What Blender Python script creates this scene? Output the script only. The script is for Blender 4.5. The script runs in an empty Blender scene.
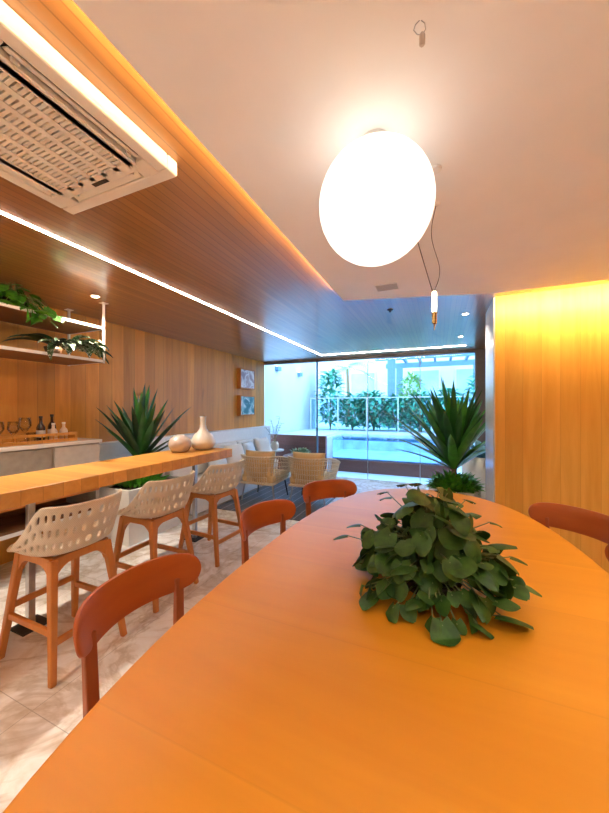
import bpy, bmesh, math, random
from mathutils import Vector, Matrix
PI = math.pi
C = bpy.context.scene.collection
sin, cos = math.sin, math.cos

# ------------------------------------------------------------------ materials
def nt(name):
    m = bpy.data.materials.new(name); m.use_nodes = True
    t = m.node_tree; b = t.nodes['Principled BSDF']
    return m, t, b
def L(t, a, b): t.links.new(a, b)
def mathn(t, op, a, b=None, c=None):
    n = t.nodes.new('ShaderNodeMath'); n.operation = op
    for i, v in enumerate((a, b, c)):
        if v is None: continue
        if isinstance(v, (int, float)): n.inputs[i].default_value = v
        else: L(t, v, n.inputs[i])
    return n.outputs[0]
def mixc(t, f, a, b, mode='MIX'):
    n = t.nodes.new('ShaderNodeMix'); n.data_type = 'RGBA'; n.blend_type = mode
    for i, v in ((0, f), (6, a), (7, b)):
        if isinstance(v, (int, float)): n.inputs[i].default_value = v
        elif isinstance(v, tuple): n.inputs[i].default_value = (*v[:3], 1)
        else: L(t, v, n.inputs[i])
    return n.outputs[2]
def coords(t, scale=(1, 1, 1)):
    tc = t.nodes.new('ShaderNodeTexCoord'); mp = t.nodes.new('ShaderNodeMapping')
    L(t, tc.outputs['Object'], mp.inputs[0]); mp.inputs['Scale'].default_value = scale
    return tc.outputs['Object'], mp.outputs[0]
def noise(t, v, scale, detail=3, rough=.5, dist=0):
    n = t.nodes.new('ShaderNodeTexNoise'); n.inputs['Scale'].default_value = scale
    n.inputs['Detail'].default_value = detail; n.inputs['Roughness'].default_value = rough
    n.inputs['Distortion'].default_value = dist; L(t, v, n.inputs['Vector']); return n.outputs[0]
def ramp(t, f, stops):
    n = t.nodes.new('ShaderNodeValToRGB'); e = n.color_ramp.elements
    while len(e) < len(stops): e.new(.5)
    for i, (p, c) in enumerate(stops): e[i].position = p; e[i].color = (*c, 1)
    L(t, f, n.inputs[0]); return n.outputs[0]
def bump(t, b, h, strength=.2, dist=.01):
    n = t.nodes.new('ShaderNodeBump'); n.inputs['Strength'].default_value = strength
    n.inputs['Distance'].default_value = dist; L(t, h, n.inputs['Height']); L(t, n.outputs[0], b.inputs['Normal'])

def plain(name, col, rough=.5, metal=0, var=.08, nscale=18, bmp=0, coat=0, spec=.5):
    m, t, b = nt(name)
    _, v = coords(t)
    n = noise(t, v, nscale, 3)
    lo = tuple(max(0, c*(1-var)) for c in col); hi = tuple(min(1, c*(1+var)) for c in col)
    L(t, ramp(t, n, [(.3, lo), (.7, hi)]), b.inputs['Base Color'])
    b.inputs['Roughness'].default_value = rough; b.inputs['Metallic'].default_value = metal
    b.inputs['Coat Weight'].default_value = coat; b.inputs['Specular IOR Level'].default_value = spec
    if bmp: bump(t, b, n, bmp)
    return m
def emit(name, col, s):
    m, t, b = nt(name)
    b.inputs['Base Color'].default_value = (*col, 1)
    b.inputs['Emission Color'].default_value = (*col, 1); b.inputs['Emission Strength'].default_value = s
    return m
def wood(name, dark, light, grain=0, plank=None, pw=.12, rough=.4, gscale=1., gap=.35, knots=0, coat=0, coatr=.2, pvar=.18, spec=.5):
    """grain: axis the fibres run along; plank: axis the boards are laid side by side along"""
    m, t, b = nt(name)
    sc = [14*gscale]*3; sc[grain] = 1.1*gscale
    o, v = coords(t, tuple(sc))
    sp = t.nodes.new('ShaderNodeSeparateXYZ'); L(t, o, sp.inputs[0])
    pv = None
    if plank is not None:
        q = mathn(t, 'DIVIDE', sp.outputs[plank], pw); fl = mathn(t, 'FLOOR', q)
        wn = t.nodes.new('ShaderNodeTexWhiteNoise'); wn.noise_dimensions = '1D'; L(t, fl, wn.inputs['W'])
        pv = wn.outputs[0]
        cmb = t.nodes.new('ShaderNodeCombineXYZ'); L(t, mathn(t, 'MULTIPLY', pv, 37.), cmb.inputs[grain])
        ad = t.nodes.new('ShaderNodeVectorMath'); ad.operation = 'ADD'; L(t, v, ad.inputs[0]); L(t, cmb.outputs[0], ad.inputs[1]); v = ad.outputs[0]
    n = noise(t, v, 1.0, 6, .6, .9)
    col = ramp(t, n, [(.28, dark), (.5, tuple((a+c)/2 for a, c in zip(dark, light))), (.72, light)])
    h = n
    if knots:
        ks = [5.]*3; ks[grain] = 1.3
        _, kv = coords(t, tuple(ks)); kn = noise(t, kv, 1., 1)
        kf = ramp(t, kn, [(.70, (0, 0, 0)), (.80, (1, 1, 1))])
        col = mixc(t, mathn(t, 'MULTIPLY', kf, knots), col, tuple(c*.3 for c in dark))
    if pv is not None:
        br = mathn(t, 'ADD', mathn(t, 'MULTIPLY', pv, pvar*2), 1-pvar)
        cb = t.nodes.new('ShaderNodeCombineXYZ')
        for i in range(3): L(t, br, cb.inputs[i])
        col = mixc(t, 1., col, cb.outputs[0], 'MULTIPLY')
        fr = mathn(t, 'FRACT', q)
        g = mathn(t, 'LESS_THAN', mathn(t, 'ABSOLUTE', mathn(t, 'SUBTRACT', fr, .5)), .5-min(.2, .0025/pw))
        col = mixc(t, mathn(t, 'MULTIPLY', mathn(t, 'SUBTRACT', 1., g), gap), col, tuple(c*.25 for c in dark))
        h = mathn(t, 'ADD', mathn(t, 'MULTIPLY', n, .25), g)
    L(t, col, b.inputs['Base Color']); bump(t, b, h, .12, .004)
    b.inputs['Roughness'].default_value = rough; b.inputs['Coat Weight'].default_value = coat; b.inputs['Coat Roughness'].default_value = coatr
    b.inputs['Specular IOR Level'].default_value = spec
    return m
def stone(name):
    m, t, b = nt(name)
    o, v = coords(t, (1, 1, 1))
    w = noise(t, v, 1.3, 5, .6, 2.2)
    w2 = noise(t, v, 4.5, 5, .65, 1.5)
    base = ramp(t, w2, [(.3, (.66, .57, .46)), (.5, (.82, .77, .70)), (.7, (.90, .88, .84))])
    vf = ramp(t, w, [(.44, (0, 0, 0)), (.50, (1, 1, 1)), (.56, (0, 0, 0))])
    col = mixc(t, mathn(t, 'MULTIPLY', vf, .5), base, (.42, .30, .17))
    sp = t.nodes.new('ShaderNodeSeparateXYZ'); L(t, o, sp.inputs[0])
    g = None
    for k in (0, 1):
        fr = mathn(t, 'FRACT', mathn(t, 'DIVIDE', sp.outputs[k], .9))
        e = mathn(t, 'LESS_THAN', fr, .004)
        g = e if g is None else mathn(t, 'MAXIMUM', g, e)
    col = mixc(t, mathn(t, 'MULTIPLY', g, .6), col, (.3, .27, .22))
    L(t, col, b.inputs['Base Color']); b.inputs['Roughness'].default_value = .22
    return m
def leafm(name, dark, light, rough=.38, scale=9, stripe=None):
    m, t, b = nt(name)
    _, v = coords(t); n = noise(t, v, scale, 3)
    col = ramp(t, n, [(.3, dark), (.7, light)])
    if stripe:
        s = noise(t, v, scale*5, 1, .5, 1.)
        col = mixc(t, ramp(t, s, [(.56, (0, 0, 0)), (.62, (1, 1, 1))]), col, stripe)
    L(t, col, b.inputs['Base Color']); b.inputs['Roughness'].default_value = rough
    return m
def weave(name, a, c, su=160, sv=160):
    m, t, b = nt(name)
    o, v = coords(t)
    w1 = t.nodes.new('ShaderNodeTexWave'); w1.bands_direction = 'Z'; w1.inputs['Scale'].default_value = su/6; w1.inputs['Distortion'].default_value = 2.; L(t, v, w1.inputs[0])
    w2 = t.nodes.new('ShaderNodeTexWave'); w2.bands_direction = 'DIAGONAL'; w2.inputs['Scale'].default_value = sv/6; w2.inputs['Distortion'].default_value = 1.; L(t, v, w2.inputs[0])
    h = mathn(t, 'MULTIPLY', w1.outputs[1], w2.outputs[1])
    L(t, ramp(t, h, [(0., a), (.6, c)]), b.inputs['Base Color']); bump(t, b, h, .6, .006)
    b.inputs['Roughness'].default_value = .85
    return m
def clear(name, tint, gloss=.06, rough=.0):
    m = bpy.data.materials.new(name); m.use_nodes = True; t = m.node_tree; t.nodes.clear()
    out = t.nodes.new('ShaderNodeOutputMaterial'); tr = t.nodes.new('ShaderNodeBsdfTransparent'); gl = t.nodes.new('ShaderNodeBsdfGlossy')
    tr.inputs[0].default_value = (*tint, 1); gl.inputs['Roughness'].default_value = rough
    fr = t.nodes.new('ShaderNodeFresnel'); fr.inputs[0].default_value = 1.33
    f = mathn(t, 'MULTIPLY', fr.outputs[0], gloss/.06)
    f = mathn(t, 'MINIMUM', f, .6)
    mx = t.nodes.new('ShaderNodeMixShader'); L(t, f, mx.inputs[0]); L(t, tr.outputs[0], mx.inputs[1]); L(t, gl.outputs[0], mx.inputs[2])
    L(t, mx.outputs[0], out.inputs[0]); return m

M = {}
M['floor'] = stone('stone')
M['table'] = wood('table_wood', (.74, .28, .014), (.82, .34, .020), 0, 1, .42, .36, .5, .07, pvar=.04, coat=.15, coatr=.3)
M['bar'] = wood('bar_wood', (.58, .25, .045), (.74, .36, .075), 0, 1, .11, .38, .8, .3, pvar=.16, coat=.1)
M['chair'] = wood('chair_wood', (.40, .085, .010), (.48, .115, .014), 1, None, .1, .42, .6)
M['chairleg'] = wood('chair_leg_wood', (.30, .075, .02), (.40, .11, .028), 2, None, .1, .42, .6)
M['stoolwood'] = wood('stool_wood', (.50, .17, .035), (.62, .24, .05), 2, None, .1, .45, .8)
M['wall'] = wood('wall_wood', (.52, .195, .022), (.70, .315, .045), 2, 1, .16, .42, .7, .35, knots=.7)
M['wallx'] = wood('wall_wood_front', (.66, .31, .04), (.80, .43, .075), 2, 0, .14, .42, .8, .18, pvar=.08)
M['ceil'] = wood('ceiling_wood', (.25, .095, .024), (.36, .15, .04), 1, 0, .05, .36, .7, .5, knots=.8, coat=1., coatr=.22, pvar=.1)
M['white'] = plain('white_plaster', (.87, .86, .85), .75, var=.02, nscale=4)
M['sidewall'] = plain('pale_lacquer', (.80, .79, .79), .25, var=.05)
M['darkwall'] = plain('dark_plaster', (.20, .17, .16), .6)
M['acwhite'] = plain('ac_plastic', (.78, .74, .66), .4, var=.02)
M['dark'] = plain('dark_plastic', (.03, .022, .018), .6)
M['black'] = plain('black_plastic', (.012, .012, .012), .5)
M['metal'] = plain('grey_steel', (.45, .45, .46), .3, 1)
M['whitemetal'] = plain('white_metal', (.82, .79, .74), .35, var=.02)
M['brass'] = plain('brass', (.62, .40, .14), .25, 1)
M['shelf'] = wood('shelf_wood', (.17, .065, .022), (.26, .11, .038), 1, None, .1, .5, .8)
M['grey'] = plain('grey_laminate', (.34, .31, .26), .5, var=.1)
M['lightgrey'] = plain('pale_laminate', (.56, .52, .46), .5, var=.06)
M['marble'] = plain('worktop_stone', (.80, .78, .74), .25, var=.06, nscale=5)
M['ledge'] = plain('white_ledge', (.74, .75, .76), .5, var=.03)
M['rope'] = weave('cream_rope', (.66, .55, .41), (.88, .80, .66), 420, 300)
M['rattan'] = weave('tan_rope', (.58, .46, .31), (.84, .74, .58))
M['tan'] = plain('tan_fabric', (.66, .45, .22), .9, var=.08, nscale=60, bmp=.2)
M['cream'] = plain('cream_fabric', (.80, .76, .70), .9, var=.04, nscale=60, bmp=.2)
M['bluegrey'] = plain('pale_blue_fabric', (.62, .68, .74), .9, var=.06, nscale=60, bmp=.2)
M['ceramic'] = plain('cream_ceramic', (.72, .66, .57), .35, var=.08, nscale=9, coat=.4)
M['ceramic2'] = plain('taupe_ceramic', (.55, .47, .41), .35, var=.1, nscale=9, coat=.4)
M['pot'] = plain('white_pot', (.82, .79, .73), .45, var=.03)
M['soil'] = plain('soil', (.05, .03, .02), .9, var=.4, nscale=60, bmp=.6)
M['agave'] = leafm('dracaena_leaf', (.014, .080, .016), (.036, .16, .03), .33, 7)
M['agave2'] = leafm('dracaena_leaf_bright', (.03, .15, .016), (.09, .33, .035), .33, 7)
M['leaf'] = leafm('centre_leaf', (.018, .066, .007), (.065, .17, .02), .5, 26)
M['stem'] = plain('green_stem', (.20, .26, .10), .5)
M['moss'] = leafm('ground_leaf', (.05, .24, .015), (.16, .52, .04), .5, 30)
M['pothos'] = leafm('pothos_leaf', (.02, .13, .01), (.10, .36, .02), .4, 20)
M['varieg'] = leafm('variegated_leaf', (.025, .07, .03), (.06, .14, .05), .35, 14, (.60, .62, .50))
M['darkleaf'] = leafm('dark_leaf', (.015, .045, .02), (.04, .09, .035), .35, 14)
M['succ'] = leafm('succulent_leaf', (.14, .32, .22), (.36, .55, .40), .5, 25)
M['bark'] = plain('bark', (.30, .20, .11), .9, var=.3, nscale=40, bmp=.6)
M['shrub'] = leafm('shrub_leaf_hazed', (.03, .22, .13), (.10, .44, .27), .5, 3)  # green lightened and blued: outdoor haze is put into the leaf colour
M['shrub2'] = leafm('shrub_leaf_yellow', (.14, .36, .08), (.36, .60, .16), .5, 3)
M['tealleaf'] = leafm('blue_green_leaf', (.10, .30, .34), (.25, .50, .55), .45, 12)
M['pane'] = clear('window_glass', (.87, .94, 1.0), .05)
M['railglass'] = clear('rail_glass', (.80, .96, .98), .05)
M['glass'] = clear('clear_glass', (.985, .985, .98), .07)
M['water'] = clear('pool_water', (.80, .91, .99), .06, .02)
M['tile'] = plain('pool_tile', (.74, .78, .93), .3, var=.2, nscale=3)
M['poolwood'] = wood('pool_cladding', (.17, .05, .03), (.25, .075, .045), 0, 2, .3, .4, .8, .3, coat=0)
M['outwhite'] = plain('outdoor_render', (.52, .53, .55), .8, var=.03, nscale=2)
M['outgrey'] = plain('outdoor_concrete', (.55, .60, .66), .8, var=.06, nscale=2)
M['outblue'] = plain('blue_grey_paint', (.12, .22, .30), .6)
M['outpane'] = plain('far_pane', (.30, .45, .58), .15, var=.2, nscale=1)
M['amber'] = plain('brown_bottle', (.045, .015, .008), .12, coat=.6)
M['milk'] = plain('pale_bottle', (.75, .62, .48), .3)
M['rug'] = None

def rugm():
    m, t, b = nt('striped_rug')
    o, v = coords(t); sp = t.nodes.new('ShaderNodeSeparateXYZ'); L(t, o, sp.inputs[0])
    fr = mathn(t, 'FRACT', mathn(t, 'DIVIDE', sp.outputs[0], .16))
    g = mathn(t, 'LESS_THAN', fr, .09)
    n = noise(t, v, 30, 3)
    base = ramp(t, n, [(.3, (.06, .065, .085)), (.7, (.12, .125, .15))])
    L(t, mixc(t, g, base, (.30, .31, .34)), b.inputs['Base Color']); b.inputs['Roughness'].default_value = .45
    return m
M['rug'] = rugm()
def artm(name, a, b_, c, seed):
    m, t, b = nt(name)
    o, v = coords(t); mp = t.nodes.new('ShaderNodeMapping'); mp.inputs['Location'].default_value = (seed, seed*2, 0); L(t, o, mp.inputs[0])
    n = noise(t, mp.outputs[0], 5, 2, .5, 1.)
    cr = ramp(t, n, [(.38, a), (.5, b_), (.6, c)])
    L(t, cr, b.inputs['Base Color']); b.inputs['Roughness'].default_value = .3
    return m
M['art1'] = artm('print_red_grey', (.36, .27, .30), (.80, .80, .82), (.45, .36, .38), 3)
M['art2'] = artm('print_blue_green', (.05, .20, .26), (.20, .45, .52), (.78, .80, .80), 9)
M['globe'] = emit('globe_glow', (1, .95, .86), .55)
M['led'] = emit('led_glow', (1, .90, .78), 20)
M['cove'] = emit('cove_glow', (1, .80, .50), 3)
M['spotglow'] = emit('downlight_glow', (1, .88, .70), 22)
M['stick'] = emit('stick_glow', (1, .84, .58), 6)
M['sconce'] = emit('sconce_glow', (1, .95, .8), 6)

# ------------------------------------------------------------------ mesh helpers
def BM(): return bmesh.new()
def box(bm, x0, x1, y0, y1, z0, z1):
    v = [bm.verts.new((x, y, z)) for x in (x0, x1) for y in (y0, y1) for z in (z0, z1)]
    for f in ((0, 1, 3, 2), (4, 6, 7, 5), (0, 4, 5, 1), (2, 3, 7, 6), (0, 2, 6, 4), (1, 5, 7, 3)): bm.faces.new([v[i] for i in f])
def prism(bm, poly, z0, z1):
    a = [bm.verts.new((x, y, z0)) for x, y in poly]; b = [bm.verts.new((x, y, z1)) for x, y in poly]
    bm.faces.new(a[::-1]); bm.faces.new(b); n = len(poly)
    for i in range(n): bm.faces.new((a[i], a[(i+1) % n], b[(i+1) % n], b[i]))
def rings(bm, rs, closed=True, cap=True):
    vs = [[bm.verts.new(p) for p in r] for r in rs]; n = len(vs[0])
    for a, b in zip(vs, vs[1:]):
        for i in range(n if closed else n-1): bm.faces.new((a[i], a[(i+1) % n], b[(i+1) % n], b[i]))
    if cap and closed: bm.faces.new(vs[0][::-1]); bm.faces.new(vs[-1])
    return vs
def frame(d):
    d = d.normalized(); u = Vector((0, 0, 1)) if abs(d.z) < .95 else Vector((1, 0, 0))
    a = d.cross(u).normalized(); return a, a.cross(d).normalized()
def tube(bm, pts, r, n=8):
    pts = [Vector(p) for p in pts]; rs = []
    a = None
    for i, p in enumerate(pts):
        d = (pts[min(i+1, len(pts)-1)]-pts[max(i-1, 0)]).normalized()
        if a is None: a, b = frame(d)
        else:
            a = (a-d*a.dot(d)).normalized(); b = a.cross(d).normalized()
        rr = r[i] if isinstance(r, (list, tuple)) else r
        rs.append([p+(a*cos(2*PI*k/n)+b*sin(2*PI*k/n))*rr for k in range(n)])
    rings(bm, rs)
def beam(bm, p0, p1, w0, h0, w1=None, h1=None, up=(0, 0, 1)):
    p0, p1 = Vector(p0), Vector(p1); d = (p1-p0).normalized(); up = Vector(up)
    a = d.cross(up).normalized(); b = a.cross(d).normalized(); w1 = w1 or w0; h1 = h1 or h0
    rings(bm, [[p+a*(sx*w/2)+b*(sy*h/2) for sx, sy in ((-1, -1), (1, -1), (1, 1), (-1, 1))] for p, w, h in ((p0, w0, h0), (p1, w1, h1))])
def lathe(bm, prof, n=24, c=(0, 0, 0), cap=True):
    rings(bm, [[(c[0]+max(r, .0004)*cos(2*PI*k/n), c[1]+max(r, .0004)*sin(2*PI*k/n), c[2]+z) for k in range(n)] for r, z in prof], True, cap)
def pillow(bm, c, sx, sy, sz, e=.35, n=10, puff=.5):
    """cushion: box with soft bulging faces"""
    g = {}
    for i in range(n+1):
        for j in range(n+1):
            u, v = -1+2*i/n, -1+2*j/n
            k = max(0, (1-abs(u)**4))*max(0, (1-abs(v)**4))
            edge = i in (0, n) or j in (0, n)
            for s in (1, -1):
                if edge and s == -1: g[i, j, s] = g[i, j, 1]; continue
                h = sz/2*(k**puff)
                sh = 1-.06*(1-abs(u*v)) if edge else 1
                g[i, j, s] = bm.verts.new((c[0]+u*sx/2*sh, c[1]+v*sy/2*sh, c[2]+s*h))
    for i in range(n):
        for j in range(n):
            bm.faces.new([g[a, b, 1] for a, b in ((i, j), (i+1, j), (i+1, j+1), (i, j+1))])
            bm.faces.new([g[a, b, -1] for a, b in ((i, j+1), (i+1, j+1), (i+1, j), (i, j))])
def leaf(bm, base, d, Ln, W, bend=.5, n=5, fold=.2, kind='strap', roll=0):
    base = Vector(base); d = Vector(d).normalized()
    side = d.cross(Vector((0, 0, 1)))
    side = side.normalized() if side.length > 1e-3 else Vector((1, 0, 0))
    if roll: side = Matrix.Rotation(roll, 3, d) @ side
    p = base.copy(); prev = None
    for i in range(n+1):
        t = i/n
        if kind == 'strap': w = W*min(1, .45+t*2.2)*(1-t**3.0)**.8
        elif kind == 'heart': w = W*(.30+.70*min(1, t*4.5))*max(0, 1-t**2.4)**.75
        else: w = W*max(.03, sin(PI*min(1, t*.97+.03)))**.8
        w = max(w, W*.02)
        nrm = side.cross(d).normalized()
        row = [bm.verts.new(p-side*w/2+nrm*w*fold), bm.verts.new(p), bm.verts.new(p+side*w/2+nrm*w*fold)]
        if prev:
            bm.faces.new((prev[0], prev[1], row[1], row[0])); bm.faces.new((prev[1], prev[2], row[2], row[1]))
        prev = row
        p = p+d*(Ln/n)
        d = Matrix.Rotation(-bend/n, 3, side) @ d
def obj(name, bm, m, parent=None, smooth=False, bevel=0, bseg=2, solid=0, sub=0, ang=None):
    bmesh.ops.recalc_face_normals(bm, faces=bm.faces[:]) if not solid and name not in ('foliage',) else None
    me = bpy.data.meshes.new(name); bm.to_mesh(me); bm.free()
    o = bpy.data.objects.new(name, me); C.objects.link(o)
    if isinstance(m, (list, tuple)):
        for k in m: me.materials.append(k)
    else: me.materials.append(m)
    if smooth:
        for p in me.polygons: p.use_smooth = True
        if ang: me.set_sharp_from_angle(angle=math.radians(ang))
    if parent: o.parent = parent
    if solid:
        s = o.modifiers.new('s', 'SOLIDIFY'); s.thickness = solid; s.offset = 0
    if bevel:
        s = o.modifiers.new('b', 'BEVEL'); s.width = bevel; s.segments = bseg; s.limit_method = 'ANGLE'; s.angle_limit = math.radians(40); s.harden_normals = False
    if sub:
        s = o.modifiers.new('u', 'SUBSURF'); s.levels = sub; s.render_levels = sub
    return o
def tag(o, label, cat, group=None):
    o['label'] = label; o['category'] = cat
    if group: o['group'] = group
    return o
def thing(name, label, cat, loc=(0, 0, 0), rz=0, group=None):
    o = bpy.data.objects.new(name, None); C.objects.link(o); o.empty_display_size = .1
    o.location = loc; o.rotation_euler = (0, 0, rz)
    return tag(o, label, cat, group)
def struct(name, bm, m, **k):
    o = obj(name, bm, m, **k); o['kind'] = 'structure'; return o
def kids(o): return [c for c in bpy.data.objects if c.parent == o]
def dup(root, loc, rz, label, group=None, par=None):
    r = root.copy(); C.objects.link(r)
    if par: r.parent = par
    else:
        r.location = loc; r.rotation_euler = (0, 0, rz); r['label'] = label
        if group: r['group'] = group
    for ch in kids(root): dup(ch, None, 0, None, None, r)
    return r
def rnd(seed): return random.Random(seed)
def arc(n, a0, a1): return [a0+(a1-a0)*i/n for i in range(n+1)]

# ------------------------------------------------------------------ room shell
XL, YF, ZC, ZW = -3.74, 6.45, 2.5, 2.42       # left wall, window wall, timber ceiling, white dropped ceiling
b = BM(); box(b, XL-.1, 3.0, -2.6, YF+.05, -.1, 0); struct('floor', b, M['floor'])
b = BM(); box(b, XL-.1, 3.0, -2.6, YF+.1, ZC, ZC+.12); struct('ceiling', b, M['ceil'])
b = BM(); prism(b, [(-.805, -2.58), (2.98, -2.58), (2.98, 3.12), (.44, 3.12), (-.805, 2.80)], ZW, ZW+.016)
struct('ceiling.001', b, M['white'])
b = BM(); box(b, XL-.1, XL, -2.6, YF, 0, ZC); struct('wall_left', b, M['wall'])
b = BM(); box(b, .48, 3.0, 3.48, 4.08, 0, ZC); struct('wall_panelled', b, M['wallx'])
b = BM(); box(b, .468, .48, 3.49, 4.08, 0, ZC); struct('trim_1', b, M['sidewall'])
b = BM(); box(b, 3.0, 3.1, -2.6, YF, 0, ZC); struct('wall_right', b, M['wall'])
b = BM(); box(b, XL-.1, 3.1, -2.7, -2.6, 0, ZC); struct('wall_near', b, M['white'])
b = BM(); box(b, .58, 3.1, YF, YF+.1, 0, ZC); box(b, XL-.1, .58, YF, YF+.1, ZC-.05, ZC); struct('wall_far', b, M['darkwall'])
b = BM(); box(b, XL, XL+.17, 2.24, YF-.01, 0, 1.04); struct('trim_2', b, M['ledge'], bevel=.006)
# panes of the window wall: frameless, with slim joints
xs = [XL, -2.45, -1.35, -.35, .58]
for i in range(4):
    b = BM(); box(b, xs[i]+.006, xs[i+1]-.006, YF+.035, YF+.047, .005, ZC-.05)
    o = struct('window_%d' % (i+1), b, M['pane'])
    if i < 3:
        b = BM(); w = .016 if i == 0 else .006; box(b, xs[i+1]-w, xs[i+1]+w, YF+.02, YF+.06, .005, ZC-.05); obj('joint', b, M['outblue'] if i == 0 else M['metal'], o)

# ------------------------------------------------------------------ lamps
def area(name, loc, rot, sx, sy, W, col):
    l = bpy.data.lights.new(name, 'AREA'); l.shape = 'RECTANGLE'; l.size = sx; l.size_y = sy; l.energy = W; l.color = col
    o = bpy.data.objects.new(name, l); C.objects.link(o); o.location = loc; o.rotation_euler = rot; return o
WARM = (1, .76, .42); WARM2 = (1, .91, .78)
# LED line let into the timber ceiling, turning the corner along the windows
b = BM(); z0 = ZC-.004
prism(b, [(-2.18, -2.5), (-2.16, -2.5), (-2.16, 5.99), (.40, 5.99), (.40, 6.01), (-2.18, 6.01)], z0, ZC)
tag(obj('light_strip', b, M['led']), 'glowing LED line in the timber ceiling turning the corner beside the window', 'light')
# cove strips lying on the edge of the dropped ceiling
b = BM(); box(b, -.80, -.785, -2.4, 2.72, ZW+.018, ZW+.026)
t = obj('cove_light', b, M['cove']); tag(t, 'hidden cove LED strip along the left edge of white dropped ceiling', 'light')
a = area('cove_lamp_left', (-.80, .15, ZW+.04), (0, math.radians(158), 0), .03, 5.1, 19, WARM); a.parent = t
b = BM(); box(b, .46, 2.95, 3.085, 3.10, ZW+.018, ZW+.026)
t = obj('cove_light', b, M['cove']); tag(t, 'hidden cove LED strip in front of the orange timber wall', 'light')
a = area('cove_lamp_wall', (1.70, 3.11, ZW+.04), (math.radians(75), 0, 0), 2.5, .03, 17, WARM); a.parent = t
# globe
GC = (-.216, 1.168, 2.184)
t = thing('globe_lamp', 'large glowing white globe lamp close under the white ceiling above the table', 'lamp', GC)
b = BM(); bmesh.ops.create_uvsphere(b, u_segments=48, v_segments=32, radius=.203); obj('lamp_shade', b, M['globe'], t, smooth=True)
b = BM(); lathe(b, [(.05, .19), (.05, .236)]); obj('canopy', b, M['whitemetal'], t)
# downlights
def downlight(x, y, W, label, ZC=ZC):
    t = thing('downlight', label, 'light', (x, y, ZC), 0, 'recessed ceiling downlights')
    b = BM(); lathe(b, [(.030, -.005), (.041, -.005), (.041, .004), (.030, .004), (.030, -.005)], 24, cap=False); obj('trim_ring', b, M['whitemetal'], t)
    b = BM(); lathe(b, [(.029, -.003), (.029, .004)], 20); obj('diffuser', b, M['spotglow'], t)
    l = bpy.data.lights.new('bulb', 'SPOT'); l.energy = W; l.spot_size = math.radians(120); l.spot_blend = .8; l.shadow_soft_size = .035; l.color = WARM2
    o = bpy.data.objects.new('bulb', l); C.objects.link(o); o.parent = t; o.location = (0, 0, -.012)
downlight(-2.98, 2.0, 60, 'small recessed downlight above the hanging shelf')
downlight(.26, 3.98, 16, 'recessed downlight nearer the white ceiling at right')
downlight(.28, 5.22, 14, 'recessed downlight nearer the window at right')
downlight(-2.98, .3, 80, 'added fill downlight above the back counter out of frame')  # added out of view to brighten the counter and timber wall
downlight(-2.3, -1.0, 70, 'added fill downlight behind the camera near the bar')  # unseen fill lamp, added to brighten bar and floor
downlight(-2.98, -1.2, 60, 'added fill downlight by the timber wall behind the camera')  # added fill for the left side, out of view
downlight(.3, -.7, 42, 'added fill downlight in the white ceiling behind the camera', ZW)  # added behind the view to brighten the table
downlight(1.6, .6, 40, 'added unseen fill downlight in the white ceiling right of the table', ZW)  # unseen fill spot added beside the table
downlight(1.5, 2.2, 30, 'added unseen fill downlight in the white ceiling before the timber wall', ZW)  # added fill spot, outside the view
# stick pendant on two wires
t = thing('stick_pendant', 'slim glowing stick pendant with brass tip hanging beyond the globe', 'lamp', (-.028, 1.857, 1.975))
b = BM(); lathe(b, [(.011, -.01), (.012, 0), (.012, .095), (.010, .10)], 16); obj('diffuser', b, M['stick'], t, smooth=True, ang=40)
b = BM(); lathe(b, [(.003, -.105), (.004, -.075), (.012, -.07), (.013, -.012), (.0125, -.01)], 16); obj('brass_tip', b, M['brass'], t, smooth=True, ang=40)
b = BM(); tube(b, [(-.008, 0, .098), (-.06, -.12, .26), (-.115, -.25, .444)], .0022, 6); obj('wire', b, M['dark'], t)
b = BM(); pts = []
for i in range(25):
    s = i/24; pts.append((-.004+.016*s+.030*sin(s*2*PI)*(1-s*.5), -.21*s, .098+.346*s))
tube(b, pts, .0018, 6); obj('flex', b, M['dark'], t)
for q in ((.012, -.21, .438), (-.115, -.25, .438)):
    b = BM(); lathe(b, [(.013, 0), (.02, .007)], 16, q); obj('ceiling_rose', b, M['whitemetal'], t)
# hook with a loose wire
t = thing('ceiling_hook', 'bare wire hook dangling from the white ceiling near top of photo', 'hook', (-.045, .85, ZW))
b = BM(); lathe(b, [(.004, -.066), (.007, -.062), (.007, -.040), (.004, -.034)], 12, (.004, 0, 0)); obj('lamp_holder', b, M['ceramic2'], t, smooth=True, ang=40)
b = BM(); tube(b, [(0, 0, .002), (-.012, 0, -.006), (-.016, 0, -.018), (-.008, .002, -.030), (.004, .003, -.036), (.012, .002, -.026), (.010, 0, -.012), (.002, -.002, -.004)], .0012, 6); obj('wire', b, M['metal'], t)
# small fittings in the white and timber ceilings
t = thing('ceiling_vent', 'small square white vent in the white ceiling beyond the globe', 'vent', (-.392, 2.62, ZW))
b = BM()
box(b, -.09, .09, -.07, -.062, -.005, 0); box(b, -.09, .09, .062, .07, -.005, 0); box(b, -.09, -.082, -.062, .062, -.005, 0); box(b, .082, .09, -.062, .062, -.005, 0)
obj('frame', b, M['white'], t)
b = BM()
for k in range(7): box(b, -.082, .082, -.056+k*.018, -.049+k*.018, -.004, -.001)
obj('grille', b, M['lightgrey'], t)
b = BM(); lathe(b, [(.006, -.03), (.010, -.028), (.010, -.012), (.03, -.008), (.03, .001)], 16, (-.49, 3.5, ZC)); tag(obj('sprinkler', b, M['dark'], smooth=True, ang=40), 'tiny dark sprinkler head on the ceiling beyond white panel', 'sprinkler')
b = BM(); lathe(b, [(.012, -.012), (.022, -.01), (.024, 0)], 16, (-.017, 1.40, ZW)); tag(obj('ceiling_anchor', b, M['whitemetal'], smooth=True, ang=40), 'small round sensor on the white ceiling right of globe', 'anchor')  # round cap of a ceiling anchor

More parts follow.
